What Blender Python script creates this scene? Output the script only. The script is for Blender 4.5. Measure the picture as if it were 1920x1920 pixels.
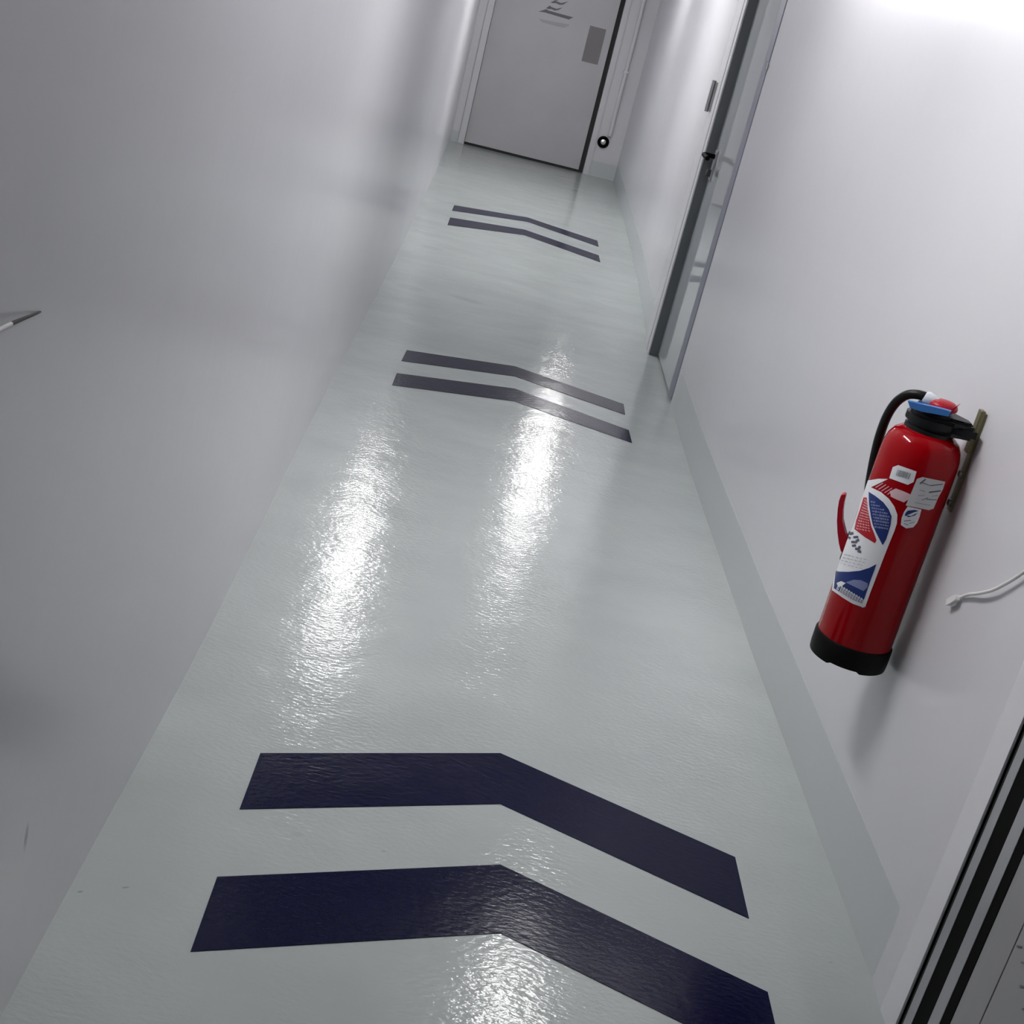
import bpy, bmesh, math, random
from mathutils import Vector, Matrix
random.seed(7)
for o in list(bpy.data.objects): bpy.data.objects.remove(o)
scene = bpy.context.scene
COL = scene.collection

# ------------------------------------------------------------------ camera
F_PX, PITCH, ROLL, YAW = 2636.32, 0.351636, 0.251174, 0.071695
CAM = Vector((-0.27135, 0.0, 1.4))
fw = Vector((math.sin(YAW)*math.cos(PITCH), math.cos(YAW)*math.cos(PITCH), -math.sin(PITCH)))
r0 = Vector((math.cos(YAW), -math.sin(YAW), 0)); u0 = r0.cross(fw)
rt = math.cos(ROLL)*r0 + math.sin(ROLL)*u0
up = -math.sin(ROLL)*r0 + math.cos(ROLL)*u0
cd = bpy.data.cameras.new('camera'); cam = bpy.data.objects.new('camera', cd); COL.objects.link(cam)
cd.sensor_width = 36; cd.lens = F_PX/1920*36; cd.clip_start = 0.02
cam.matrix_world = Matrix(((rt.x, up.x, -fw.x, CAM.x), (rt.y, up.y, -fw.y, CAM.y), (rt.z, up.z, -fw.z, CAM.z), (0, 0, 0, 1)))
scene.camera = cam

# ------------------------------------------------------------------ world, exposure
w = bpy.data.worlds.new('world'); scene.world = w; w.use_nodes = True
w.node_tree.nodes['Background'].inputs[0].default_value = (0.02, 0.02, 0.022, 1)
vs = scene.view_settings
vs.view_transform = 'Standard'; vs.look = 'None'; vs.gamma = 1; vs.exposure = 0.0
LAMP_POWER = 100.0      # emission strength of the fluorescent diffusers
# the corridor's own lamps, on alternating walls: (side, y centre, z, relative strength)
LAMPS = [(-1, 2.4, 2.0, 0.72), (1, 3.95, 2.0, 0.66), (-1, 7.6, 2.0, 1.22), (1, 10.0, 2.0, 1.3)]

# ------------------------------------------------------------------ pixel -> direction helpers
def ray(px): return fw + rt*((px[0]-960)/F_PX) - up*((px[1]-960)/F_PX)
def on_floor(px):
    d = ray(px); t = -CAM.z/d.z; return CAM + d*t
def on_x(px, x):
    d = ray(px); t = (x-CAM.x)/d.x; return CAM + d*t
def on_y(px, y):
    d = ray(px); t = (y-CAM.y)/d.y; return CAM + d*t

# ------------------------------------------------------------------ materials
def mat(name, col, rough=0.5, metal=0.0, spec=0.5, coat=0.0, bump=None, var=None, emit=None, trans=0):
    m = bpy.data.materials.new(name); m.use_nodes = True
    nt = m.node_tree; b = nt.nodes['Principled BSDF']
    b.inputs['Base Color'].default_value = (*col, 1)
    b.inputs['Roughness'].default_value = rough; b.inputs['Metallic'].default_value = metal
    b.inputs['Specular IOR Level'].default_value = spec
    b.inputs['Coat Weight'].default_value = coat; b.inputs['Coat Roughness'].default_value = 0.08
    if trans: b.inputs['Transmission Weight'].default_value = trans
    tc = nt.nodes.new('ShaderNodeTexCoord')
    if emit:
        b.inputs['Emission Color'].default_value = (*emit[0], 1); b.inputs['Emission Strength'].default_value = emit[1]
    if var:    # (scale, amount): soft tonal unevenness of the paint
        n = nt.nodes.new('ShaderNodeTexNoise'); n.inputs['Scale'].default_value = var[0]; n.inputs['Detail'].default_value = 5
        nt.links.new(tc.outputs['Object'], n.inputs['Vector'])
        mr = nt.nodes.new('ShaderNodeMapRange')
        mr.inputs['From Min'].default_value = 0.3; mr.inputs['From Max'].default_value = 0.7
        mr.inputs['To Min'].default_value = 1-var[1]; mr.inputs['To Max'].default_value = 1+var[1]
        nt.links.new(n.outputs['Fac'], mr.inputs['Value'])
        hs = nt.nodes.new('ShaderNodeHueSaturation'); hs.inputs['Color'].default_value = (*col, 1)
        nt.links.new(mr.outputs['Result'], hs.inputs['Value']); nt.links.new(hs.outputs['Color'], b.inputs['Base Color'])
    if bump:   # (scale, strength, distance)
        n2 = nt.nodes.new('ShaderNodeTexNoise'); n2.inputs['Scale'].default_value = bump[0]; n2.inputs['Detail'].default_value = 3
        nt.links.new(tc.outputs['Object'], n2.inputs['Vector'])
        bp = nt.nodes.new('ShaderNodeBump'); bp.inputs['Strength'].default_value = bump[1]; bp.inputs['Distance'].default_value = bump[2]
        nt.links.new(n2.outputs['Fac'], bp.inputs['Height']); nt.links.new(bp.outputs['Normal'], b.inputs['Normal'])
    return m

def add_marks(m, marks, axes, dark):
    """scuffs with a shape of their own: marks = [(u, v, radius_u, radius_v, rotation, strength)] on the object's plane axes"""
    nt = m.node_tree; b = nt.nodes['Principled BSDF']
    lk = b.inputs['Base Color'].links
    if lk: cur = lk[0].from_socket
    else:
        rgb = nt.nodes.new('ShaderNodeRGB'); rgb.outputs[0].default_value = b.inputs['Base Color'].default_value; cur = rgb.outputs[0]
    tc = nt.nodes.new('ShaderNodeTexCoord')
    nz = nt.nodes.new('ShaderNodeTexNoise'); nz.inputs['Scale'].default_value = 55
    nt.links.new(tc.outputs['Object'], nz.inputs['Vector'])
    for u, v, ru, rv, rot, s in marks:
        mp = nt.nodes.new('ShaderNodeMapping'); mp.vector_type = 'TEXTURE'
        loc = [0, 0, 0]; loc[axes[0]] = u; loc[axes[1]] = v
        sc = [1e3, 1e3, 1e3]; sc[axes[0]] = ru; sc[axes[1]] = rv
        k = 3-axes[0]-axes[1]; ro = [0, 0, 0]; ro[k] = rot
        mp.inputs['Location'].default_value = loc; mp.inputs['Scale'].default_value = sc; mp.inputs['Rotation'].default_value = ro
        nt.links.new(tc.outputs['Object'], mp.inputs['Vector'])
        ln = nt.nodes.new('ShaderNodeVectorMath'); ln.operation = 'LENGTH'; nt.links.new(mp.outputs['Vector'], ln.inputs[0])
        mr = nt.nodes.new('ShaderNodeMapRange'); mr.interpolation_type = 'SMOOTHSTEP'
        mr.inputs['From Min'].default_value = 1.0; mr.inputs['From Max'].default_value = 0.3
        mr.inputs['To Min'].default_value = 0; mr.inputs['To Max'].default_value = s
        nt.links.new(ln.outputs['Value'], mr.inputs['Value'])
        mu = nt.nodes.new('ShaderNodeMath'); mu.operation = 'MULTIPLY'
        nt.links.new(mr.outputs['Result'], mu.inputs[0]); nt.links.new(nz.outputs['Fac'], mu.inputs[1])
        mx = nt.nodes.new('ShaderNodeMix'); mx.data_type = 'RGBA'
        nt.links.new(mu.outputs['Value'], mx.inputs['Factor']); nt.links.new(cur, mx.inputs['A'])
        mx.inputs['B'].default_value = (*dark, 1); cur = mx.outputs['Result']
    nt.links.new(cur, b.inputs['Base Color'])

WALLC = (0.63, 0.63, 0.655)
M = {}
M['wall'] = mat('white gloss wall paint', WALLC, 0.24, var=(1.3, 0.02), bump=(14, 0.10, 0.004))
M['wall_left'] = mat('white gloss wall paint left', WALLC, 0.24, var=(1.3, 0.02), bump=(14, 0.10, 0.004))
M['ceiling'] = mat('matt grey ceiling', (0.22, 0.22, 0.23), 0.9)  # unseen ceiling, coloured dark to deepen contrast and dull its floor reflection
M['skirt'] = mat('grey green upturned floor paint', (0.52, 0.55, 0.55), 0.3, bump=(30, 0.1, 0.003))
M['leaf'] = mat('glossy white door laminate', (0.50, 0.52, 0.54), 0.04, spec=0.8)
M['frame_dark'] = mat('dark grey steel door frame', (0.11, 0.12, 0.13), 0.4, spec=0.3)
M['casing'] = mat('white casing paint', (0.70, 0.70, 0.725), 0.3)
M['stile'] = mat('blue grey strip paint', (0.22, 0.23, 0.28), 0.4, spec=0.2)
M['frame_light'] = mat('light grey door frame paint', (0.62, 0.62, 0.63), 0.35)
M['end_door'] = mat('grey painted door', (0.47, 0.465, 0.48), 0.38, var=(3, 0.04))
M['end_frame'] = mat('pale grey frame paint', (0.6, 0.6, 0.62), 0.4)
M['black'] = mat('black rubber', (0.003, 0.003, 0.003), 0.6, spec=0.05)
M['gap'] = mat('dark gap', (0.03, 0.03, 0.03), 0.8)
M['plate'] = mat('brown grey push plate', (0.19, 0.175, 0.18), 0.4)
M['print'] = mat('dark grey lettering', (0.12, 0.12, 0.13), 0.5)
M['print_faint'] = mat('faint grey lettering', (0.36, 0.36, 0.37), 0.5)
M['alu'] = mat('brushed aluminium profile', (0.42, 0.42, 0.44), 0.38, metal=0.55)
M['door_shaded'] = mat('shade darkened door leaf', (0.29, 0.29, 0.295), 0.42, var=(6, 0.03))  # shade on the leaf is put into its grey base colour
M['chrome'] = mat('chrome', (0.8, 0.8, 0.8), 0.15, metal=1)
M['steel'] = mat('steel', (0.35, 0.35, 0.36), 0.35, metal=0.9)
M['red'] = mat('red lacquered steel', (0.30, 0.0008, 0.004), 0.10, spec=0.22)
M['redplastic'] = mat('red plastic', (0.40, 0.006, 0.02), 0.35, spec=0.3)
M['blackplastic'] = mat('black plastic', (0.007, 0.008, 0.009), 0.38, spec=0.25)
M['blackboot'] = mat('black plastic foot', (0.002, 0.002, 0.002), 0.5, spec=0.15)
M['hose'] = mat('black rubber hose', (0.004, 0.004, 0.004), 0.42, spec=0.25)
M['brass'] = mat('olive brass bracket', (0.22, 0.20, 0.11), 0.4, metal=0.7)
M['bluetag'] = mat('blue plastic tag', (0.05, 0.19, 0.52), 0.3)
M['bluedark'] = mat('deep blue plastic', (0.01, 0.07, 0.28), 0.35)
M['clear'] = mat('pale clear plastic', (0.72, 0.76, 0.80), 0.15)
M['lab_white'] = mat('white label print', (0.80, 0.81, 0.84), 0.35)
M['lab_blue'] = mat('navy label print', (0.008, 0.028, 0.16), 0.35)
M['lab_red'] = mat('red label print', (0.42, 0.006, 0.015), 0.35)
M['lab_pink'] = mat('pale red label print', (0.74, 0.42, 0.44), 0.35)
M['lab_pale'] = mat('pale pink label print', (0.72, 0.50, 0.53), 0.35)
M['lab_mid'] = mat('pale blue label print', (0.21, 0.24, 0.44), 0.35)
M['lab_grey'] = mat('grey label print', (0.28, 0.29, 0.31), 0.4)
M['lab_ink'] = mat('dark label ink', (0.09, 0.10, 0.14), 0.4)
M['paper'] = mat('off white paper sticker', (0.62, 0.61, 0.62), 0.5)
M['cable'] = mat('white cable sheath', (0.8, 0.78, 0.77), 0.35)
M['plug'] = mat('white connector plastic', (0.82, 0.82, 0.82), 0.25)
M['housing'] = mat('white lamp housing', (0.8, 0.8, 0.8), 0.4)
M['navy'] = mat('navy floor paint', (0.0035, 0.004, 0.026), 0.20, var=(9, 0.25))

# floor paint: glossy with rolled texture
def floor_paint(m, col, rough, relief=1.0):
    nt = m.node_tree; b = nt.nodes['Principled BSDF']
    for n in list(nt.nodes):
        if n.type not in ('BSDF_PRINCIPLED', 'OUTPUT_MATERIAL'): nt.nodes.remove(n)
    b.inputs['Base Color'].default_value = (*col, 1); b.inputs['Roughness'].default_value = rough
    g = nt.nodes.new('ShaderNodeNewGeometry')
    def noise(scale, stretch, detail=3, rot=0.0):
        mp = nt.nodes.new('ShaderNodeMapping'); mp.inputs['Scale'].default_value = stretch; mp.inputs['Rotation'].default_value = (0, 0, rot)
        nt.links.new(g.outputs['Position'], mp.inputs['Vector'])
        n = nt.nodes.new('ShaderNodeTexNoise'); n.inputs['Scale'].default_value = scale; n.inputs['Detail'].default_value = detail
        nt.links.new(mp.outputs['Vector'], n.inputs['Vector']); return n.outputs['Fac']
    def bump(h, s, d, prev=None):
        bp = nt.nodes.new('ShaderNodeBump'); bp.inputs['Strength'].default_value = s; bp.inputs['Distance'].default_value = d
        nt.links.new(h, bp.inputs['Height'])
        if prev: nt.links.new(prev, bp.inputs['Normal'])
        return bp.outputs['Normal']
    a = bump(noise(1.0, (60, 125, 60), 2, 0.7), 0.52*relief, 0.0016)
    a = bump(noise(7.0, (1, 1, 1), 2), 0.20*relief, 0.012, a)
    nt.links.new(a, b.inputs['Normal'])
    n1 = noise(2.2, (1, 1.6, 1), 6)
    mr = nt.nodes.new('ShaderNodeMapRange')
    mr.inputs['From Min'].default_value = 0.3; mr.inputs['From Max'].default_value = 0.7
    mr.inputs['To Min'].default_value = 0.94; mr.inputs['To Max'].default_value = 1.06
    nt.links.new(n1, mr.inputs['Value'])
    hs = nt.nodes.new('ShaderNodeHueSaturation'); hs.inputs['Color'].default_value = (*col, 1)
    nt.links.new(mr.outputs['Result'], hs.inputs['Value']); nt.links.new(hs.outputs['Color'], b.inputs['Base Color'])
M['floor'] = mat('light grey green gloss floor paint', (0.42, 0.455, 0.445), 0.2)
floor_paint(M['floor'], (0.43, 0.465, 0.455), 0.135); M['floor'].node_tree.nodes['Principled BSDF'].inputs['Specular IOR Level'].default_value = 0.38
floor_paint(M['navy'], (0.0015, 0.0026, 0.027), 0.19, 0.6); M['navy'].node_tree.nodes['Principled BSDF'].inputs['Specular IOR Level'].default_value = 0.17

# ------------------------------------------------------------------ mesh helpers
def obj(name, bm, m, parent=None, smooth=False, autosmooth=None):
    me = bpy.data.meshes.new(name)
    bmesh.ops.recalc_face_normals(bm, faces=bm.faces)
    bm.to_mesh(me); bm.free()
    if isinstance(m, (list, tuple)):
        for q in m: me.materials.append(M[q])
    else: me.materials.append(M[m])
    if smooth:
        for p in me.polygons: p.use_smooth = True
        if autosmooth:
            me.set_sharp_from_angle(angle=autosmooth)
    o = bpy.data.objects.new(name, me); COL.objects.link(o)
    if parent:
        o.parent = parent; o.matrix_parent_inverse = parent.matrix_world.inverted()
    return o
def empty(name, loc):
    o = bpy.data.objects.new(name, None); COL.objects.link(o); o.location = loc; o.empty_display_size = 0.05
    o.matrix_world = Matrix.Translation(loc); return o
def tag(o, label, cat=None, group=None, kind=None):
    o['label'] = label
    if cat: o['category'] = cat
    if group: o['group'] = group
    if kind: o['kind'] = kind
    return o
def add_box(bm, lo, hi, bevel=0.0):
    r = bmesh.ops.create_cube(bm, size=1.0)
    s = Vector(hi)-Vector(lo); c = (Vector(hi)+Vector(lo))/2
    for v in r['verts']: v.co = Vector((v.co.x*s.x, v.co.y*s.y, v.co.z*s.z)) + c
    if bevel:
        ed = list({e for v in r['verts'] for e in v.link_edges})
        bmesh.ops.bevel(bm, geom=ed, offset=bevel, segments=2, affect='EDGES', profile=0.7)
def box(name, lo, hi, m, parent=None, bevel=0.0):
    bm = bmesh.new(); add_box(bm, lo, hi, bevel); return obj(name, bm, m, parent)
def add_tube(bm, pts, rad, seg=12, cap=True):
    pts = [Vector(p) for p in pts]; rings = []
    prev = None
    for i, p in enumerate(pts):
        t = (pts[min(i+1, len(pts)-1)] - pts[max(i-1, 0)]).normalized()
        if prev is None:
            a = Vector((0, 0, 1)) if abs(t.z) < 0.9 else Vector((1, 0, 0))
            n = t.cross(a).normalized()
        else:
            n = (prev - t*prev.dot(t)).normalized()
        prev = n; b = t.cross(n)
        r = rad[i] if isinstance(rad, (list, tuple)) else rad
        rings.append([bm.verts.new(p + (n*math.cos(k*2*math.pi/seg) + b*math.sin(k*2*math.pi/seg))*r) for k in range(seg)])
    for A, B in zip(rings, rings[1:]):
        for k in range(seg): bm.faces.new((A[k], A[(k+1) % seg], B[(k+1) % seg], B[k]))
    if cap:
        bm.faces.new(rings[0][::-1]); bm.faces.new(rings[-1])
def spline(pts, n=8):
    pts = [Vector(p) for p in pts]; out = []
    for i in range(len(pts)-1):
        p0 = pts[max(i-1, 0)]; p1 = pts[i]; p2 = pts[i+1]; p3 = pts[min(i+2, len(pts)-1)]
        for k in range(n):
            t = k/n
            out.append(0.5*((2*p1) + (p2-p0)*t + (2*p0-5*p1+4*p2-p3)*t*t + (3*p1-p0-3*p2+p3)*t**3))
    out.append(pts[-1]); return out
def add_lathe(bm, prof, cx, cy, seg=48):
    """prof = [(radius, z)] bottom to top around the vertical axis at cx, cy"""
    rings = []
    for r, z in prof:
        if r < 1e-5: rings.append([bm.verts.new((cx, cy, z))])
        else: rings.append([bm.verts.new((cx+r*math.cos(k*2*math.pi/seg), cy+r*math.sin(k*2*math.pi/seg), z)) for k in range(seg)])
    for A, B in zip(rings, rings[1:]):
        for k in range(seg):
            if len(A) == 1 and len(B) == 1: continue
            if len(A) == 1: bm.faces.new((A[0], B[(k+1) % seg], B[k]))
            elif len(B) == 1: bm.faces.new((A[k], A[(k+1) % seg], B[0]))
            else: bm.faces.new((A[k], A[(k+1) % seg], B[(k+1) % seg], B[k]))
def add_prism(bm, pts, thick):
    """closed outline pts (3-D, planar) pushed along thick (Vector)"""
    a = [bm.verts.new(Vector(p)) for p in pts]; b = [bm.verts.new(Vector(p)+thick) for p in pts]
    bm.faces.new(a); bm.faces.new(b[::-1])
    n = len(a)
    for i in range(n): bm.faces.new((a[i], b[i], b[(i+1) % n], a[(i+1) % n]))

# ------------------------------------------------------------------ the corridor
YEND, YBACK, HC = 12.56, -2.6, 2.4
def interp(tab, y):
    if y <= tab[0][0]: return tab[0][1]
    for i in range(len(tab)-1):
        (y0, x0), (y1, x1) = tab[i], tab[i+1]
        if y <= y1:
            t = (y-y0)/(y1-y0); t = t*t*(3-2*t)*0.5 + t*0.5
            return x0 + (x1-x0)*t
    return tab[-1][1]
LT = [(-2.6, -0.66), (1.5, -0.653), (2.6, -0.638), (4.3, -0.650), (7.0, -0.648), (12.56, -0.697)]
RT = [(-2.6, 0.662), (1.95, 0.660), (2.7, 0.645), (3.3, 0.632), (4.6, 0.622), (6.3, 0.640)]
FT = [(6.4, 0.615), (8.3, 0.680), (9.0, 0.700), (10.8, 0.739), (12.56, 0.771)]
XL = lambda y: interp(LT, y)
XR = lambda y: interp(RT, y)
XF = lambda y: interp(FT, y)
def wall_mesh(bm, xf, y0, y1, z0, z1, sign, thick=0.12, step=0.25):
    n = max(1, int((y1-y0)/step)); F = []; B = []
    for i in range(n+1):
        y = y0+(y1-y0)*i/n
        F.append([bm.verts.new((xf(y), y, z)) for z in (z0, z1)])
        B.append([bm.verts.new((xf(y)+sign*thick, y, z)) for z in (z0, z1)])
    for i in range(n):
        bm.faces.new((F[i][0], F[i+1][0], F[i+1][1], F[i][1]))
        bm.faces.new((B[i][0], B[i][1], B[i+1][1], B[i+1][0]))
        bm.faces.new((F[i][1], F[i+1][1], B[i+1][1], B[i][1]))
        bm.faces.new((F[i][0], B[i][0], B[i+1][0], F[i+1][0]))
    for i in (0, n): bm.faces.new((F[i][0], F[i][1], B[i][1], B[i][0]))
def struct(name, bm, m, parent=None, label=None, **k):
    o = obj(name, bm, m, parent, **k)
    o['kind'] = 'structure'
    if label: o['label'] = label
    return o
# floor
bm = bmesh.new(); add_box(bm, (-0.85, YBACK-0.1, -0.1), (0.95, YEND+0.1, 0.0))
floor = struct('floor', bm, 'floor', label='glossy light grey green painted corridor floor')
bm = bmesh.new(); add_box(bm, (-0.85, YBACK-0.1, HC), (0.95, YEND+0.1, HC+0.1))
struct('ceiling', bm, 'ceiling', label='plain grey corridor ceiling, darkened to cut bounced light')
# left wall
bm = bmesh.new(); wall_mesh(bm, XL, YBACK, YEND, 0, HC, -1)
wl = struct('wall_left', bm, 'wall_left', label='long white gloss painted wall on the left of the corridor', smooth=True, autosmooth=0.5)
pm = on_x((50, 1570), -0.652)
add_marks(M['wall_left'], [(pm.y, pm.z, 0.010, 0.03, 0.1, 0.95)], (1, 2), (0.22, 0.22, 0.22))
# right wall: near stretch between the two doors, rest behind the camera, headers
D3A, D3B = 0.72, 1.822           # opening of the near grey door
D2A, D2B = 5.46, 6.225           # opening of the white door
bm = bmesh.new(); wall_mesh(bm, XR, D3B, D2A, 0, HC, 1)
wall_mesh(bm, XR, YBACK, D3A, 0, HC, 1); wall_mesh(bm, XR, D3A, D3B, 2.1, HC, 1); wall_mesh(bm, XR, D2A, D2B, 2.1, HC, 1)
struct('wall_right', bm, 'wall', label='white gloss painted wall carrying the fire extinguisher', smooth=True, autosmooth=0.5)
bm = bmesh.new(); wall_mesh(bm, XF, 6.46, YEND, 0, HC, 1)
wf = struct('wall_right_far', bm, 'wall', label='white wall on the right beyond the white door', smooth=True, autosmooth=0.5)
# end wall with the door opening
DX0, DX1, DH = -0.575, 0.49, 2.08
bm = bmesh.new()
add_box(bm, (-0.85, YEND, 0), (DX0, YEND+0.12, HC)); add_box(bm, (DX1, YEND, 0), (0.95, YEND+0.12, HC)); add_box(bm, (DX0, YEND, DH), (DX1, YEND+0.12, HC))
struct('wall_end', bm, 'wall', label='white wall at the far end around the grey door')
bm = bmesh.new(); add_box(bm, (-0.85, YBACK-0.12, 0), (0.95, YBACK, HC))
struct('wall_back', bm, 'wall', label='white wall closing the corridor behind the viewer')
# upturned floor paint along the right wall and the end wall
bm = bmesh.new(); wall_mesh(bm, lambda y: XR(y)-0.0006, 1.935, 5.44, 0, 0.150, 1, 0.001)
struct('baseboard_right', bm, 'skirt', label='low grey green skirting strip on the near right wall', smooth=True, autosmooth=0.5)
bm = bmesh.new(); wall_mesh(bm, lambda y: XF(y)-0.0006, 6.47, YEND, 0, 0.145, 1, 0.001)
struct('baseboard_right_far', bm, 'skirt', label='low grey green skirting strip on the right wall beyond the door', smooth=True, autosmooth=0.5)
bm = bmesh.new(); add_box(bm, (DX1+0.035, YEND-0.004, 0), (0.77, YEND+0.002, 0.13)); add_box(bm, (-0.697, YEND-0.004, 0), (DX0-0.005, YEND+0.002, 0.1))
struct('baseboard_end', bm, 'skirt', label='low grey green skirting strip beside the end door')

# ------------------------------------------------------------------ end door
d1 = empty('door_1', (-0.05, YEND, 0)); tag(d1, 'grey door with a dark push plate at the far end of the corridor', kind='structure')
yd = YEND+0.02
box('leaf', (DX0+0.002, yd, 0.022), (DX1-0.040, yd+0.045, DH-0.01), 'end_door', d1, 0.002)
bm = bmesh.new()
add_box(bm, (DX1-0.042, yd+0.025, 0.0), (DX1, yd+0.05, DH)); add_box(bm, (DX0, yd+0.012, 0.0), (DX1, yd+0.05, 0.024)); add_box(bm, (DX0, yd+0.03, DH-0.012), (DX1, yd+0.05, DH))
obj('shadow_gap', bm, 'gap', d1)
bm = bmesh.new()
add_box(bm, (DX0-0.055, YEND-0.012, 0), (DX0, YEND+0.03, DH+0.05), 0.003)
add_box(bm, (DX1, YEND-0.012, 0), (DX1+0.05, YEND+0.03, DH+0.05), 0.003)
add_box(bm, (DX0, YEND-0.012, DH), (DX1, YEND+0.03, DH+0.05), 0.003)
obj('door_frame', bm, 'end_frame', d1)
pc = [on_y(p, yd) for p in ((1106, 50), (1136, 53), (1122, 121), (1090, 115))]
xa = (pc[0].x+pc[3].x)/2; xb = (pc[1].x+pc[2].x)/2; za = (pc[2].z+pc[3].z)/2; zb = (pc[0].z+pc[1].z)/2
o = box('push_plate', (xa, yd-0.004, za), (xb, yd+0.002, zb), 'plate', d1, 0.001); o['label'] = 'brown grey push plate'
def decal_y(name, polys, m, parent, y):
    bm = bmesh.new()
    for poly in polys:
        add_prism(bm, [on_y(p, y) for p in poly], Vector((0, 0.0006, 0)))
    return obj(name, bm, m, parent)
def zp(x, y): return (1000+x*200/1920, y*200/1920)     # close-up coordinates of the lettering
lt = decal_y('lettering', [
    [zp(90, 208), zp(235, 165), zp(275, 190), zp(470, 245), zp(720, 312), zp(640, 352), zp(430, 290), zp(200, 222)],
    [zp(225, 150), zp(300, 98), zp(325, 130), zp(300, 165)],
    [zp(290, 150), zp(325, 125), zp(420, 160), zp(500, 140), zp(535, 132), zp(450, 182), zp(390, 190)],
    [zp(305, 48), zp(400, 0), zp(410, 25), zp(380, 60)],
    [zp(375, 45), zp(410, 20), zp(500, 55), zp(590, 35), zp(630, 26), zp(530, 88), zp(470, 85)],
    [zp(395, 5), zp(470, -60), zp(500, -40), zp(430, 15)],
    [zp(470, -55), zp(510, -75), zp(700, -40), zp(720, -60), zp(640, 0), zp(560, -10)],
    ], 'print', d1, yd-0.0012)
lt['label'] = 'dark grey emblem lettering'
decal_y('small_print', [
    [zp(95, 335), zp(330, 385), zp(640, 440), zp(650, 462), zp(560, 500), zp(440, 478), zp(160, 400)]], 'print_faint', d1, yd-0.0012)
# round door stop and pipe beside the end door
c = on_y((1131, 266), YEND)
def ring_mesh(bm, c, R, r, seg=24, rs=8):
    rings = []
    for k in range(seg):
        a = k*2*math.pi/seg; d = Vector((math.cos(a), 0, math.sin(a)))
        rings.append([bm.verts.new(Vector(c)+d*(R+r*math.cos(b*2*math.pi/rs))+Vector((0, r*math.sin(b*2*math.pi/rs), 0))) for b in range(rs)])
    for k in range(seg):
        A, B = rings[k], rings[(k+1) % seg]
        for j in range(rs): bm.faces.new((A[j], A[(j+1) % rs], B[(j+1) % rs], B[j]))
ds = empty('door_stop', (c.x, YEND, c.z)); tag(ds, 'small round black and chrome door stop on the end wall', 'door stop')
bm = bmesh.new(); ring_mesh(bm, (c.x, YEND-0.014, c.z), 0.037, 0.014); obj('rubber_ring', bm, 'black', ds, True)
bm = bmesh.new()
add_tube(bm, [(c.x, YEND, c.z), (c.x, YEND-0.016, c.z), (c.x, YEND-0.024, c.z)], [0.03, 0.028, 0.016], 20)
obj('chrome_centre', bm, 'chrome', ds, True, 0.6)
pp = empty('conduit_pipe', (c.x+0.035, YEND-0.02, c.z+0.05)); tag(pp, 'thin white conduit running up the end wall above the door stop', 'pipe')
bm = bmesh.new(); add_tube(bm, [(c.x+0.04, YEND-0.018, c.z+0.06), (c.x+0.04, YEND-0.018, HC-0.002)], 0.018, 16); obj('pipe', bm, 'wall', pp, True, 0.6)
for z in (0.9, 1.7, 2.3): box('clip', (c.x+0.017, YEND-0.038, z), (c.x+0.063, YEND, z+0.018), 'wall', pp, 0.002)

# ------------------------------------------------------------------ white door in the right wall
xl = 0.640
d2 = empty('door_2', (xl, 5.85, 0)); tag(d2, 'glossy white side door with black lever handle on the right', kind='structure')
bm = bmesh.new(); xs0 = XR(D2A)
add_prism(bm, [(XR(D2A)+0.0, D2A+0.012, 0.012), (xl, D2B, 0.012), (xl, D2B, 2.09), (XR(D2A)+0.0, D2A+0.012, 2.09)], Vector((0.045, 0, 0)))
leaf2 = obj('leaf', bm, 'leaf', d2)
bm = bmesh.new(); add_box(bm, (XR(D2A)+0.012, D2A-0.002, 0), (0.70, D2A+0.014, 2.1)); add_box(bm, (xl+0.012, D2A, 0), (0.70, D2B, 0.016)); add_box(bm, (xl+0.02, D2A, 2.085), (0.7, D2B, 2.1))
obj('shadow_gap', bm, 'gap', d2)
o = box('hinge_stile', (XR(D2A)-0.003, D2A+0.004, 0.012), (0.69, D2A+0.11, 2.09), 'stile', d2, 0.001); o['label'] = 'blue grey hinge side strip'
fr = box('door_frame', (0.595, D2B+0.004, 0), (0.72, 6.47, 2.16), 'frame_light', d2, 0.002)
sl = box('frame_seal', (0.600, D2B-0.006, 0), (0.66, D2B+0.006, 2.10), 'frame_dark', d2, 0.001); sl['label'] = 'dark grey seal on the frame edge'
bm = bmesh.new()
add_box(bm, (0.5925, 6.29, 0), (0.596, 6.31, 2.16)); obj('frame_bead', bm, 'end_frame', d2)
h1 = on_x((1345, 183), 0.59)
bm = bmesh.new(); add_tube(bm, [(0.582, 6.44, h1.z-0.075), (0.582, 6.44, h1.z+0.06)], 0.009, 12); add_box(bm, (0.588, 6.40, h1.z-0.07), (0.5955, 6.45, h1.z+0.055))
obj('hinge', bm, 'steel', d2)
hz = on_x((1343, 303), 0.61).z; hy = 6.14
hd = box('handle_rose', (xl-0.010, hy-0.025, hz-0.10), (xl+0.002, hy+0.025, hz+0.03), 'steel', d2, 0.004)
bm = bmesh.new(); add_tube(bm, spline([(xl, hy, hz), (xl-0.045, hy, hz), (xl-0.058, hy-0.012, hz), (xl-0.058, hy-0.05, hz-0.002), (xl-0.054, hy-0.115, hz-0.004)], 6), 0.010, 12)
ha = obj('lever_handle', bm, 'black', d2, True, 0.8); ha['label'] = 'black lever handle'
bm = bmesh.new(); add_tube(bm, [(xl, hy, hz-0.07), (xl-0.022, hy, hz-0.07), (xl-0.026, hy, hz-0.07)], [0.016, 0.016, 0.012], 14); obj('lock_cylinder', bm, 'gap', d2, True, 0.6)
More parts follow.
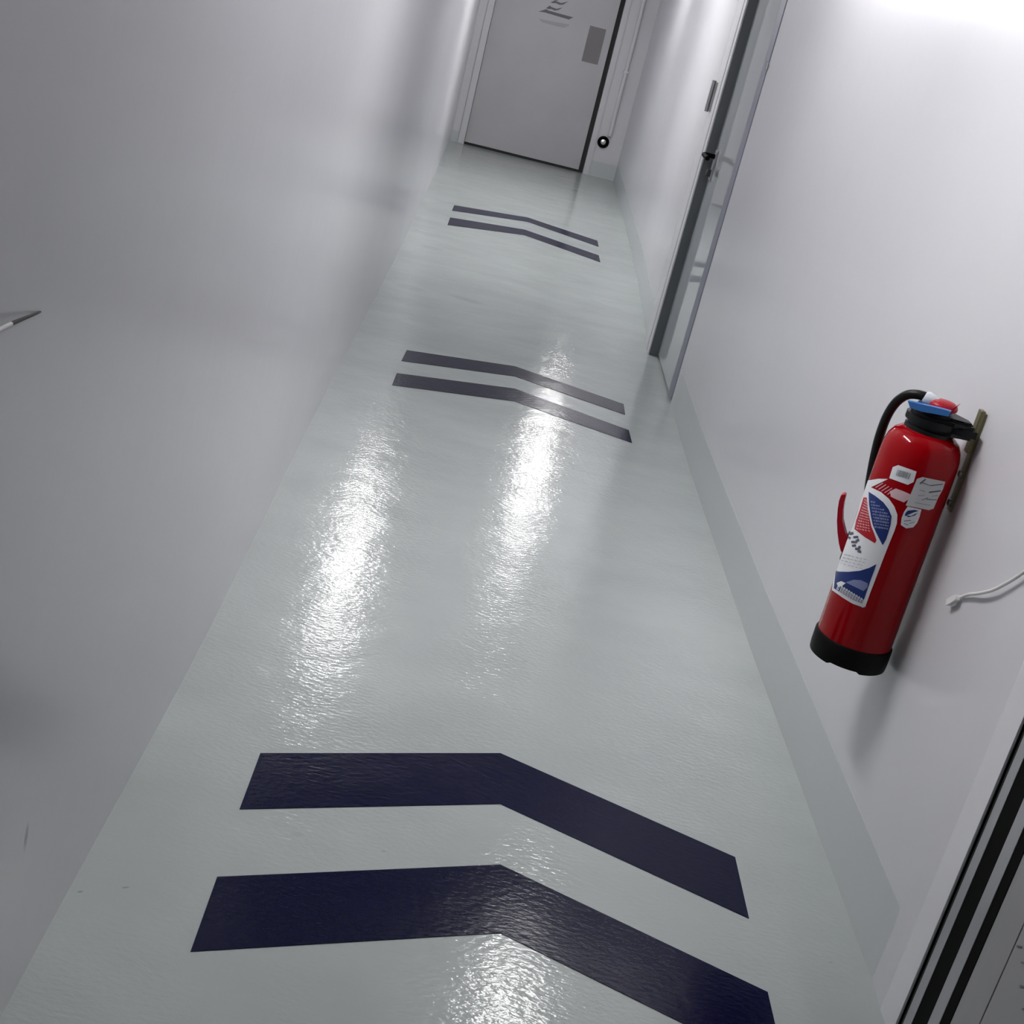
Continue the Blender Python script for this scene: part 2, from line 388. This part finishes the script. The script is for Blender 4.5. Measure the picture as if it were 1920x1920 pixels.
wp = [on_x(p, 0.631) for p in ((1438, 102), (1446, 104), (1458, 64), (1449, 66))]
bm = bmesh.new(); add_prism(bm, wp, Vector((0.004, 0, 0))); o = obj('sticker', bm, 'lab_white', d2); o['label'] = 'small white sticker near the hinge edge'
p = on_x((1455, 131), 0.622)
bm = bmesh.new(); add_tube(bm, [(XR(D2A)-0.004, D2A+0.004, p.z-0.012), (XR(D2A)-0.004, D2A+0.004, p.z+0.012)], 0.007, 10); obj('hinge', bm, 'steel', d2)

# ------------------------------------------------------------------ grey framed door beside the camera
xn = 0.660
d3 = empty('door_3', (xn, 1.3, 0)); tag(d3, 'shade darkened grey door with aluminium edge and black rubber seals beside the viewer', kind='structure')
bm = bmesh.new()
for y0, y1 in ((D3B, 1.888),): add_box(bm, (xn-0.004, y0, 0), (xn+0.05, y1, 2.16), 0.0015)
o = obj('casing', bm, 'casing', d3); o['label'] = 'flat white casing strip'
box('frame_gap', (xn+0.004, 1.806, 0), (xn+0.05, D3B, 2.1), 'gap', d3)
box('outer_profile', (xn, 1.783, 0), (xn+0.05, 1.808, 2.1), 'alu', d3, 0.001)
o = box('rubber_seal', (xn+0.001, 1.738, 0), (xn+0.05, 1.783, 2.1), 'black', d3); o['label'] = 'wide black rubber seal'
box('inner_profile', (xn, 1.707, 0), (xn+0.05, 1.738, 2.1), 'alu', d3, 0.001)
o = box('rubber_seal', (xn+0.001, 1.682, 0), (xn+0.05, 1.707, 2.1), 'black', d3); o['label'] = 'narrow black rubber seal'
box('leaf_edge', (xn+0.002, 1.611, 0.01), (xn+0.05, 1.682, 2.1), 'door_shaded', d3, 0.001)
lf = box('leaf', (xn+0.002, D3A, 0.01), (xn+0.05, 1.608, 2.1), 'door_shaded', d3, 0.001)
bm = bmesh.new()
for q in ((1906, 1775, 9), (1914, 1806, 12), (1912, 1850, 14), (1916, 1893, 12)):
    a = on_x((q[0], q[1]), xn+0.0015); b_ = on_x((q[0]+q[2], q[1]+q[2]*0.35), xn+0.0015)
    dz = Vector((0, 0, 0.003))
    add_prism(bm, [a, b_, b_+dz, a+dz], Vector((-0.0005, 0, 0)))
obj('small_print', bm, 'print', d3)

# ------------------------------------------------------------------ lamps on the walls (above the frame; they show as reflections)
def wall_lamp(side, y, z, k, label):
    xw = {1: (XR(y) if y < 6.3 else XF(y)), -1: XL(y)}[side]
    L = 0.47; arm = 0.13 if side > 0 else 0.0     # the right-hand lamps stand off the wall on arms
    wall_x = xw; xw = xw-side*arm
    t = empty('wall_lamp', (wall_x, y, z)); tag(t, label, 'lamp', 'fluorescent wall lamps')
    x0, x1 = sorted((xw, xw-side*0.035))
    if arm:
        for q in (-0.3, 0.3): box('arm', (xw, y+q-0.015, z-0.015), (wall_x, y+q+0.015, z+0.015), 'housing', t, 0.002)
    box('housing', (x0, y-L, z-0.06), (x1, y+L, z+0.06), 'housing', t, 0.004)
    em = mat('lamp diffuser', (0.9, 0.9, 0.9), 0.4, emit=((1.0, 0.985, 0.985), LAMP_POWER*k)); M['_d'] = em
    bm = bmesh.new(); N = 10; rows = []
    for i in range(N+1):
        a = -math.pi/2 + math.pi*i/N
        rows.append((xw-side*(0.035+0.045*math.cos(a)), z+0.052*math.sin(a)))
    A = [bm.verts.new((x, y-L+0.03, zz)) for x, zz in rows]; B = [bm.verts.new((x, y+L-0.03, zz)) for x, zz in rows]
    for i in range(N): bm.faces.new((A[i], B[i], B[i+1], A[i+1]))
    bm.faces.new(A); bm.faces.new(B[::-1]); bm.faces.new((A[0], A[-1], B[-1], B[0]))
    obj('diffuser', bm, '_d', t, True, 0.8)
    for s in (-1, 1):
        a, b_ = sorted((y+s*L, y+s*(L-0.03))); x0, x1 = sorted((xw, xw-side*0.084))
        box('end_cap', (x0, a, z-0.06), (x1, b_, z+0.06), 'housing', t, 0.004)
names = ['white tube lamp on the left wall opposite the fire extinguisher', 'white tube lamp on the right wall before the white side door',
         'white tube lamp on the left wall halfway down the corridor', 'white tube lamp on the right wall near the end door']
for (s, y, z, k), n in zip(LAMPS, names): wall_lamp(s, y, z, k, n)

# ------------------------------------------------------------------ chevron floor markings
CH = [('far navy stripe of the nearest chevron pair on the floor', [(488, 1413), (938, 1413), (1378, 1608), (1404, 1723), (938, 1508), (449, 1518)]),
      ('near navy stripe of the nearest chevron pair, running out of the frame', [(407, 1645), (938, 1622), (1439, 1861), None, (938, 1750), (357, 1785)]),
      ('far navy stripe of the middle chevron pair on the floor', [(762.5, 657), (965, 687), (1169, 758), (1172, 778), (965, 706), (752.5, 677)]),
      ('near navy stripe of the middle chevron pair on the floor', [(744, 700), (965, 729), (1179, 807), (1185, 831), (965, 753), (735, 722.5)]),
      ('far navy stripe of the farthest chevron pair before the end door', [(851.5, 385), (989, 408), (1120, 451.6), (1122.5, 463), (989, 416), (847.5, 395)]),
      ('near navy stripe of the farthest chevron pair before the end door', [(844, 408), (983, 430.6), (1122.5, 479), (1125.6, 492), (983, 441), (839, 422)])]
for lab, P in CH:
    pts = [Vector((0.461, 1.687, 0)) if p is None else on_floor(p) for p in P]
    pts = [Vector((p.x, p.y, 0.0002)) for p in pts]
    bm = bmesh.new()
    lo = [bm.verts.new(p) for p in pts]; hi = [bm.verts.new(p+Vector((0, 0, 0.0012))) for p in pts]
    for q in ((0, 1, 4, 5), (1, 2, 3, 4)):
        bm.faces.new([hi[i] for i in q]); bm.faces.new([lo[i] for i in q[::-1]])
    for i in range(6): bm.faces.new((lo[i], lo[(i+1) % 6], hi[(i+1) % 6], hi[i]))
    tag(obj('chevron_stripe', bm, 'navy'), lab, 'floor marking', 'navy chevron floor markings')

# ------------------------------------------------------------------ fire extinguisher
XW = 0.650                                       # wall plane behind it
RAD = 0.0695
AX = XW - RAD - 0.009
a0 = on_x((1611, 1172), AX); a1 = on_x((1733, 827), AX)
AY = (a0.y+a1.y)/2
n2 = Vector((AX-CAM.x, AY-CAM.y, 0)).normalized()
def on_axis(px, s=0.0):
    """point on the upright plane through the tank's axis facing the camera, s metres behind it"""
    d = ray(px); C = Vector((AX, AY, 0)) + n2*s
    t = (C-CAM).dot(n2)/d.dot(n2); return CAM + d*t
ZB = on_axis((1603, 1196)).z                     # lower end of the red tank (axis)
ZS = on_axis((1737, 815)).z                      # shoulder
print('EXT', AX, AY, ZB, ZS, a0, a1)
fe = empty('fire_extinguisher', (AX, AY, ZB-0.045)); tag(fe, 'red fire extinguisher with black hose hung on the right wall', 'fire extinguisher')
ZT = ZS-0.012
bm = bmesh.new()
prof = [(RAD-0.002, ZB-0.01), (RAD, ZB), (RAD, ZT-0.035), (RAD*0.985, ZT-0.018), (RAD*0.93, ZT-0.002), (RAD*0.83, ZT+0.010), (RAD*0.66, ZT+0.019), (RAD*0.46, ZT+0.024), (RAD*0.36, ZT+0.027), (RAD*0.34, ZT+0.032)]
add_lathe(bm, prof, AX, AY, 64); obj('tank', bm, 'red', fe, True)
# black foot with notches
bm = bmesh.new()
seg = 64; zt, zb = ZB+0.004, ZB-0.040
def ringv(r, zf): return [bm.verts.new((AX+r*math.cos(k*2*math.pi/seg), AY+r*math.sin(k*2*math.pi/seg), zf(k))) for k in range(seg)]
notch = lambda k: zb + (0.004 if (k % 32) in (9, 10, 11, 12, 13, 14, 15, 16) else 0.0)
R1 = ringv(RAD+0.0005, lambda k: zt); R2 = ringv(RAD+0.003, lambda k: zt-0.004); R3 = ringv(RAD+0.003, lambda k: zb+0.012); R4 = ringv(RAD+0.002, notch); R5 = ringv(RAD-0.006, notch); R6 = ringv(RAD-0.008, lambda k: zb+0.02)
for A, B in ((R1, R2), (R2, R3), (R3, R4), (R4, R5), (R5, R6)):
    for k in range(seg): bm.faces.new((A[k], A[(k+1) % seg], B[(k+1) % seg], B[k]))
bm.faces.new(R6)
obj('foot', bm, 'blackboot', fe, True, 0.7)

# head: collar, carrying handle reaching to the wall hook
zc = ZT+0.016
bm = bmesh.new()
add_lathe(bm, [(0.0, zc-0.002), (0.040, zc-0.002), (0.044, zc+0.002), (0.044, zc+0.010), (0.040, zc+0.013), (0.034, zc+0.014), (0.034, zc+0.02), (0.0, zc+0.02)], AX, AY, 32)
obj('collar', bm, 'blackplastic', fe, True, 0.6)
zh = zc+0.012
bm = bmesh.new()
def lobe(bm, pts, z0, z1, bev=0.004):
    r = []
    a = [bm.verts.new((x, y, z0)) for x, y in pts]; b_ = [bm.verts.new((x, y, z1)) for x, y in pts]
    f1 = bm.faces.new(a); f2 = bm.faces.new(b_[::-1]); n = len(a)
    for i in range(n): r.append(bm.faces.new((a[i], a[(i+1) % n], b_[(i+1) % n], b_[i])))
    ed = list(f1.edges)+list(f2.edges)
    bmesh.ops.bevel(bm, geom=ed, offset=bev, segments=2, affect='EDGES')
ang = lambda r, d, cx=AX, cy=AY: (cx+r*math.cos(math.radians(d)), cy+r*math.sin(math.radians(d)))
hx = XW-0.012
hdy = -0.030                                      # the handle leans a little towards the viewer
out = [ang(0.047, d) for d in range(60, 301, 20)] + [(AX+0.04, AY-0.036+hdy*0.4), (hx, AY-0.017+hdy), (hx, AY+0.017+hdy), (AX+0.04, AY+0.034+hdy*0.3)]
lobe(bm, out, zh, zh+0.024, 0.006)
obj('carry_handle', bm, 'blackplastic', fe, True, 0.5)
bm = bmesh.new()
out = [ang(0.036, d) for d in range(60, 301, 20)] + [(AX+0.04, AY-0.022+hdy*0.5), (hx-0.01, AY-0.012+hdy), (hx-0.01, AY+0.012+hdy), (AX+0.04, AY+0.022+hdy*0.3)]
lobe(bm, out, zh+0.024, zh+0.030, 0.002)
obj('squeeze_lever', bm, 'blackplastic', fe, True, 0.5)
zk = zh+0.030
# blue clip and red cap on top
bm = bmesh.new()
out = [ang(0.031, d, AX-0.004, AY) for d in range(20, 341, 20)]
lobe(bm, out, zk, zk+0.008, 0.002); obj('blue_ring', bm, 'bluedark', fe, True, 0.5)
bm = bmesh.new()
c0 = on_axis((1722, 763)); c1 = on_axis((1706, 757))
rv = Vector((n2.y, -n2.x, 0))
out3 = [on_axis(p) for p in ((1702, 752), (1722, 757), (1745, 762), (1770, 768), (1775, 776), (1752, 773), (1728, 771), (1706, 764))]
add_prism(bm, [on_axis(p, -0.046) for p in ((1702, 752), (1722, 757), (1745, 762), (1770, 768), (1783, 772), (1778, 781), (1752, 776), (1728, 772), (1706, 764))], n2*0.012); o = obj('blue_tab', bm, 'bluetag', fe); o['label'] = 'pale blue plastic tab'
bm = bmesh.new()
capc = on_axis((1768, 768))
add_lathe(bm, [(0.0, zk+0.007), (0.025, zk+0.007), (0.026, zk+0.011), (0.024, zk+0.016), (0.018, zk+0.020), (0.008, zk+0.022), (0.0, zk+0.0225)], AX+0.008, AY-0.004, 28)
obj('red_cap', bm, 'redplastic', fe, True, 0.8)
bm = bmesh.new()
pa = on_axis((1788, 765), -0.02); pb = on_axis((1801, 757), -0.02)
add_prism(bm, [pa, pa-Vector((0, 0, 0.006)), pb], n2*0.004); obj('cap_tip', bm, 'redplastic', fe)
# clear coupling and hose
h0 = on_axis((1757, 757), 0.0); h1_ = on_axis((1733, 743), 0.0)
bm = bmesh.new(); add_tube(bm, [h0, h0.lerp(h1_, .3), h0.lerp(h1_, .8), h1_], [0.010, 0.0125, 0.0125, 0.010], 14); obj('hose_coupling', bm, 'clear', fe, True, 0.6)
hp = [((1745, 748), 0), ((1722, 740), 0.002), ((1700, 741), 0.008), ((1679, 756), 0.02), ((1662, 783), 0.035), ((1648, 822), 0.05), ((1638, 865), 0.06), ((1631, 905), 0.065), ((1626, 945), 0.07), ((1622, 985), 0.072), ((1612, 1020), 0.066)]
hpts = spline([on_axis(p, s) for p, s in hp], 6)
bm = bmesh.new(); add_tube(bm, hpts, 0.0085, 14); obj('hose', bm, 'hose', fe, True, 0.8)
# spray gun with red trigger on the far side
gz = on_axis((1600, 1030), 0.06)
gun = box('spray_gun', gz-Vector((0.016, 0.014, 0.030)), gz+Vector((0.016, 0.014, 0.03)), 'blackplastic', fe, 0.005)
bl = [(250, 470), (290, 455), (315, 470), (292, 560), (275, 680), (272, 800), (285, 900), (318, 985), (335, 1020), (318, 1080), (300, 1150), (285, 1205), (250, 1200), (225, 1090), (207, 950), (200, 800), (210, 650), (228, 540)]
bm = bmesh.new()
add_prism(bm, [on_axis((1540+x*280/1920, 860+y*280/1920), 0.035) for x, y in bl], n2*0.018)
bmesh.ops.bevel(bm, geom=[e for e in bm.edges], offset=0.0012, segments=1, affect='EDGES')
o = obj('trigger', bm, 'redplastic', gun); o['label'] = 'curved red trigger blade'
bm = bmesh.new(); q0 = on_axis((1587, 1010), 0.045); add_tube(bm, [q0, q0.lerp(gz, .5), gz], 0.006, 10); obj('trigger_pin', bm, 'blackplastic', gun, True, 0.8)

# printed label and stickers, wrapped on the tank
def cyl(px):
    d = ray(px); ox, oy = CAM.x-AX, CAM.y-AY
    a = d.x*d.x+d.y*d.y; b_ = ox*d.x+oy*d.y; c_ = ox*ox+oy*oy-RAD*RAD
    disc = b_*b_-a*c_
    t = (-b_ - math.sqrt(max(disc, 0)))/a
    P = CAM+d*t; th = math.atan2(P.y-AY, P.x-AX)
    if disc < 0:
        miss = math.hypot(P.x-AX, P.y-AY)-RAD
        side = math.copysign(1, (P-Vector((AX, AY, 0))).dot(rv))
        th += side*math.sqrt(max(miss, 0)/RAD)*1.0
    if th > 0.6: th -= 2*math.pi
    return th, P.z
LZ = lambda x, y: (1540+x*280/1920, 860+y*280/1920)
def add_decal(bm, poly, off):
    """poly in close-up label coordinates, laid on the tank surface off metres proud"""
    px = [LZ(*p) for p in poly]; out = []
    n = len(px)
    for i in range(n):
        a = Vector(px[i]); b_ = Vector(px[(i+1) % n]); k = max(1, int((b_-a).length/5))
        for j in range(k): out.append(cyl(a.lerp(b_, j/k)))
    tm = bmesh.new()
    vs_ = [tm.verts.new((th*RAD, z, 0)) for th, z in out]
    try: f = tm.faces.new(vs_)
    except ValueError: tm.free(); return
    bmesh.ops.triangulate(tm, faces=[f])
    u0_, u1_ = min(v.co.x for v in tm.verts), max(v.co.x for v in tm.verts)
    st = 0.0045; k = math.floor(u0_/st)+1
    while k*st < u1_:
        g = list(tm.verts)+list(tm.edges)+list(tm.faces)
        bmesh.ops.bisect_plane(tm, geom=g, plane_co=(k*st, 0, 0), plane_no=(1, 0, 0)); k += 1
    mp = {}
    R = RAD+off
    for v in tm.verts:
        th = v.co.x/RAD; mp[v] = bm.verts.new((AX+R*math.cos(th), AY+R*math.sin(th), v.co.y))
    for f in tm.faces:
        bm.faces.new([mp[v] for v in f.verts])
    tm.free()
def decal(name, polys, m, parent, off, label=None):
    bm = bmesh.new()
    for p in polys: add_decal(bm, p, off)
    bmesh.ops.recalc_face_normals(bm, faces=bm.faces)
    for f in bm.faces:
        c_ = f.calc_center_median()
        if f.normal.dot(c_-Vector((AX, AY, c_.z))) < 0: f.normal_flip()
    me = bpy.data.meshes.new(name); bm.to_mesh(me); bm.free(); me.materials.append(M[m])
    for p in me.polygons: p.use_smooth = True
    o = bpy.data.objects.new(name, me); COL.objects.link(o); o.parent = parent; o.matrix_parent_inverse = parent.matrix_world.inverted()
    if label: o['label'] = label
    return o
def stroke(x0, y0, x1, y1, w_):
    d = Vector((x1-x0, y1-y0)); n = Vector((-d.y, d.x)).normalized()*w_/2
    return [(x0+n.x, y0+n.y), (x1+n.x, y1+n.y), (x1-n.x, y1-n.y), (x0-n.x, y0-n.y)]
main = decal('label_sheet', [[(590, 300), (640, 275), (740, 258), (860, 262), (640, 368), (770, 430), (870, 515), (940, 615), (978, 720), (972, 830), (940, 930), (890, 1050), (850, 1150), (780, 1330), (700, 1540), (630, 1720), (565, 1905), (535, 1912), (400, 1862), (270, 1782), (140, 1690), (150, 1600), (185, 1460), (250, 1280), (330, 1050), (400, 880), (470, 680), (530, 480)]],
             'lab_white', fe, 0.0004, 'white bordered paper label')
decal('blue_panel', [[(612, 425), (700, 480), (800, 560), (868, 650), (905, 740), (892, 850), (862, 950), (832, 1040), (790, 1112), (752, 1040), (702, 940), (664, 850), (640, 740), (618, 590)],
                     [(188, 1452), (350, 1455), (500, 1440), (620, 1402), (708, 1355), (680, 1440), (640, 1545), (590, 1690), (530, 1865), (400, 1815), (270, 1735), (165, 1665)]], 'lab_blue', main, 0.0008)
decal('red_panel', [[(548, 500), (588, 500), (600, 640), (622, 760), (646, 870), (684, 965), (712, 1050), (690, 1085), (560, 1005), (430, 905), (455, 790), (500, 660)]], 'lab_red', main, 0.0008)
random.seed(3)
tx = []
for i in range(12):
    y = 520+i*34
    x0 = 566-(y-500)*0.30; x1 = 590+(y-500)*0.12
    for k in range(5):
        a = x0+(x1-x0)*k/5+6; l = (x1-x0)/5*random.uniform(.5, .8)
        tx.append(stroke(a, y+k*7, a+l, y+k*7+12, random.uniform(9, 15)))
decal('red_panel_print', tx, 'lab_pink', main, 0.0012)
tx = []
for i in range(9):
    y = 560+i*40
    x0 = 640+i*6; x1 = min(880, 700+i*55) if i < 4 else 880-(i-4)*4
    x = x0
    while x < x1-14:
        l = random.uniform(14, 34); l = min(l, x1-x); dy = (x-x0)*0.16
        tx.append(stroke(x, y+dy-8, x+l, y+dy-6+l*0.16, random.uniform(14, 26))); x += l+random.uniform(4, 9)
decal('pale_dome', [[(320, 1590), (420, 1556), (510, 1560), (600, 1600), (595, 1650), (545, 1700), (440, 1650)]], 'lab_mid', main, 0.0012)
decal('blue_panel_print', tx, 'lab_mid', main, 0.0012)
tx = []
for i in range(11):                                # slanted white lettering along the foot of the label
    x = 215+i*31; y = 1640+i*19 - (0 if i else 30)
    tx.append(stroke(x-8, y+70, x+28, y-24, 10)); tx.append(stroke(x+8, y+78, x+38, y+4, 7)); tx.append(stroke(x+26, y-20, x+42, y+6, 8)); tx.append(stroke(x-6, y+70, x+12, y+82, 7))
tx.append([(205, 1600), (265, 1575), (320, 1600), (270, 1640), (225, 1650)])
decal('white_lettering', tx, 'lab_white', main, 0.0014)
tx = []
for (x, y, l) in ((370, 970, 50), (420, 1010, 60), (390, 1070, 70), (450, 1060, 40), (400, 1120, 50), (440, 1160, 60), (470, 1185, 45), (350, 1010, 30), (480, 1140, 30)):
    tx.append(stroke(x, y, x+l, y+random.uniform(-25, 15), 27))
decal('dark_lettering', tx, 'lab_ink', main, 0.0012)
tx = []
for i in range(4):
    for k in range(6):
        x = 300+k*50-i*18; y = 1230+i*38+k*12
        tx.append(stroke(x, y, x+random.uniform(22, 40), y+8, 5))
decal('fine_print', tx, 'lab_grey', main, 0.0012)
st = decal('barcode_sticker', [[(990, 82), (1225, 165), (1186, 300), (1112, 336), (875, 250), (920, 108)]], 'lab_white', fe, 0.0004, 'small white barcode sticker')
bars = []
for k in range(9):
    a = k/9; w_ = random.uniform(.35, .8)/9
    P0 = (990+(1160-990)*a, 140+50*a); P1 = (990+170*(a+w_), 140+50*(a+w_)); dn = (-32, 75)
    bars.append([P0, P1, (P1[0]+dn[0], P1[1]+dn[1]), (P0[0]+dn[0], P0[1]+dn[1])])
decal('bars', bars, 'lab_grey', st, 0.0008)
st = decal('inspection_sticker', [[(1300, 235), (1590, 295), (1560, 390), (1500, 500), (1440, 640), (1380, 660), (1085, 600), (1150, 450), (1230, 258)]], 'paper', fe, 0.0006, 'large off white inspection sticker')
tx = [stroke(1265, 320, 1340, 262, 16)]
for (x0, y0, x1, y1, w_) in ((1280, 300, 1400, 345, 8), (1400, 345, 1560, 325, 12), (1380, 430, 1530, 412, 18), (1290, 530, 1370, 500, 8), (1350, 520, 1480, 528, 9), (1260, 400, 1330, 420, 5), (1240, 470, 1330, 470, 4), (1200, 560, 1400, 600, 4), (1420, 480, 1500, 470, 5)):
    tx.append(stroke(x0, y0, x1, y1, w_))
decal('handwriting', tx, 'lab_ink', st, 0.0010)
st = decal('approval_sticker', [[(1110, 612), (1285, 652), (1262, 740), (1230, 822), (1180, 880), (1090, 895), (1022, 850), (1032, 760), (1065, 680)]], 'lab_white', fe, 0.0008, 'small white sticker with a blue swoosh')
decal('swoosh', [[(1080, 700), (1110, 665), (1200, 655), (1250, 668), (1180, 690), (1130, 712), (1070, 735)], [(1070, 720), (1150, 735), (1240, 690), (1200, 728), (1120, 750)]], 'lab_blue', st, 0.0012)
decal('grey_print', [stroke(1060, 800, 1150, 790, 12), stroke(1060, 830, 1120, 850, 10), stroke(1130, 830, 1200, 810, 8)], 'lab_grey', st, 0.0012)
tx = []
for i in range(7):
    x = 700+i*38; y = 350+i*22
    tx.append(stroke(x, y+22, x+95-(i > 3)*20, y-38, 9))
decal('white_strokes', tx, 'lab_pale', fe, 0.0004, 'slanted pale text strokes')
decal('white_flash', [[(880, 420), (960, 382), (1060, 420), (1150, 460), (1140, 510), (1060, 562), (960, 520), (900, 490)]], 'lab_pale', fe, 0.0005, 'pale pink text block')

# wall bracket
br = empty('wall_bracket', (XW, AY+hdy, ZS-0.2)); tag(br, 'olive brass hook bracket holding the fire extinguisher on the wall', 'bracket')
ht = on_x((1831, 768), XW-0.012); hb = on_x((1819, 842), XW-0.008)
yb = (ht.y+hb.y)/2
xwb = XR(yb)
bm = bmesh.new(); add_box(bm, (xwb-0.004, yb-0.009, ZS-0.12), (xwb, yb+0.009, ht.z), 0.001); obj('back_plate', bm, 'brass', br)
bm = bmesh.new(); add_box(bm, (xwb-0.012, yb-0.009, hb.z-0.01), (xwb-0.004, yb+0.009, ht.z+0.004), 0.002); obj('hook', bm, 'brass', br)
for z in (ZS-0.05, ZS-0.105):
    bm = bmesh.new(); add_tube(bm, [(xwb-0.004, yb, z), (xwb-0.009, yb, z)], 0.006, 10); obj('screw', bm, 'steel', br)

# ------------------------------------------------------------------ loose cables
XC = 0.657
cb = empty('data_cable', on_x((1798, 1120), XC)); tag(cb, 'thin white cable with a small clear plug hanging on the right wall', 'cable')
cp = [((1800, 1121), 0.004), ((1815, 1115), 0.006), ((1838, 1112), 0.008), ((1862, 1106), 0.008), ((1890, 1092), 0.007), ((1925, 1069), 0.006), ((1960, 1040), 0.004), ((1975, 1020), -0.004)]
bm = bmesh.new(); add_tube(bm, spline([on_x(p, XC-0.001-s) for p, s in cp], 6), 0.0030, 10); obj('cord', bm, 'cable', cb, True, 0.8)
A = on_x((1800, 1121), XC-0.006); B = on_x((1782, 1131), XC-0.006); D_ = (B-A)
bm = bmesh.new(); nrm = Vector((0, -D_.z, D_.y)).normalized()*0.0055
pl = [A+nrm*.8, A+D_*.35+nrm, B+nrm, B-nrm, A+D_*.35-nrm, A-nrm*.8]
add_prism(bm, pl, Vector((-0.008, 0, 0))); obj('plug', bm, 'plug', cb)
bm = bmesh.new(); add_prism(bm, [A+D_*.2-nrm*1.0, A+D_*.8-nrm*1.0, A+D_*.7-nrm*1.8, A+D_*.35-nrm*1.8], Vector((-0.003, 0, 0))); obj('latch', bm, 'plug', cb)
XK = XL(1.2)
kb = empty('loose_wire', on_x((78, 583), XK)); tag(kb, 'short white wire poking out of the left wall', 'wire')
kp = [((82, 581), -0.006), ((70, 587), 0.002), ((45, 597), 0.007), ((15, 610), 0.011), ((-20, 628), 0.014), ((-60, 652), 0.016)]
kk = spline([on_x(p, XK+s) for p, s in kp], 6)
bm = bmesh.new(); add_tube(bm, kk[:19], [0.0008+0.00007*i for i in range(19)], 10); o = obj('shadow_tip', bm, 'gap', kb, True, 0.8); o['label'] = 'dark tip painting in the wire shadow'  # dark tube draws the shadow line under the wire
bm = bmesh.new(); add_tube(bm, kk[17:], 0.0021, 10); obj('sheath', bm, 'paper', kb, True, 0.8)

# ------------------------------------------------------------------ scuffs on the floor
FM = []
for px, a, b_, ro, s in (((540, 855), .03, .012, .3, .5), ((810, 465), .09, .06, .2, .25), ((875, 562), .12, .05, -.2, .3), ((770, 540), .1, .07, .2, .22),
                        ((150, 1672), .006, .003, .5, .9), ((235, 1664), .008, .003, .5, .8), ((720, 1596), .006, .002, .4, .7), ((655, 1178), .008, .006, 0, .8), ((955, 1203), .008, .004, 0, .5), ((756, 1303), .008, .003, .4, .6), ((555, 1565), .02, .01, .4, .2), ((985, 1240), .009, .004, .3, .5), ((600, 806), .008, .004, .3, .7), ((1558, 1805), .006, .002, 0, .6)):
    p = on_floor(px); FM.append((p.x, p.y, a, b_, ro, s))
add_marks(M['floor'], FM, (0, 1), (0.10, 0.105, 0.10))
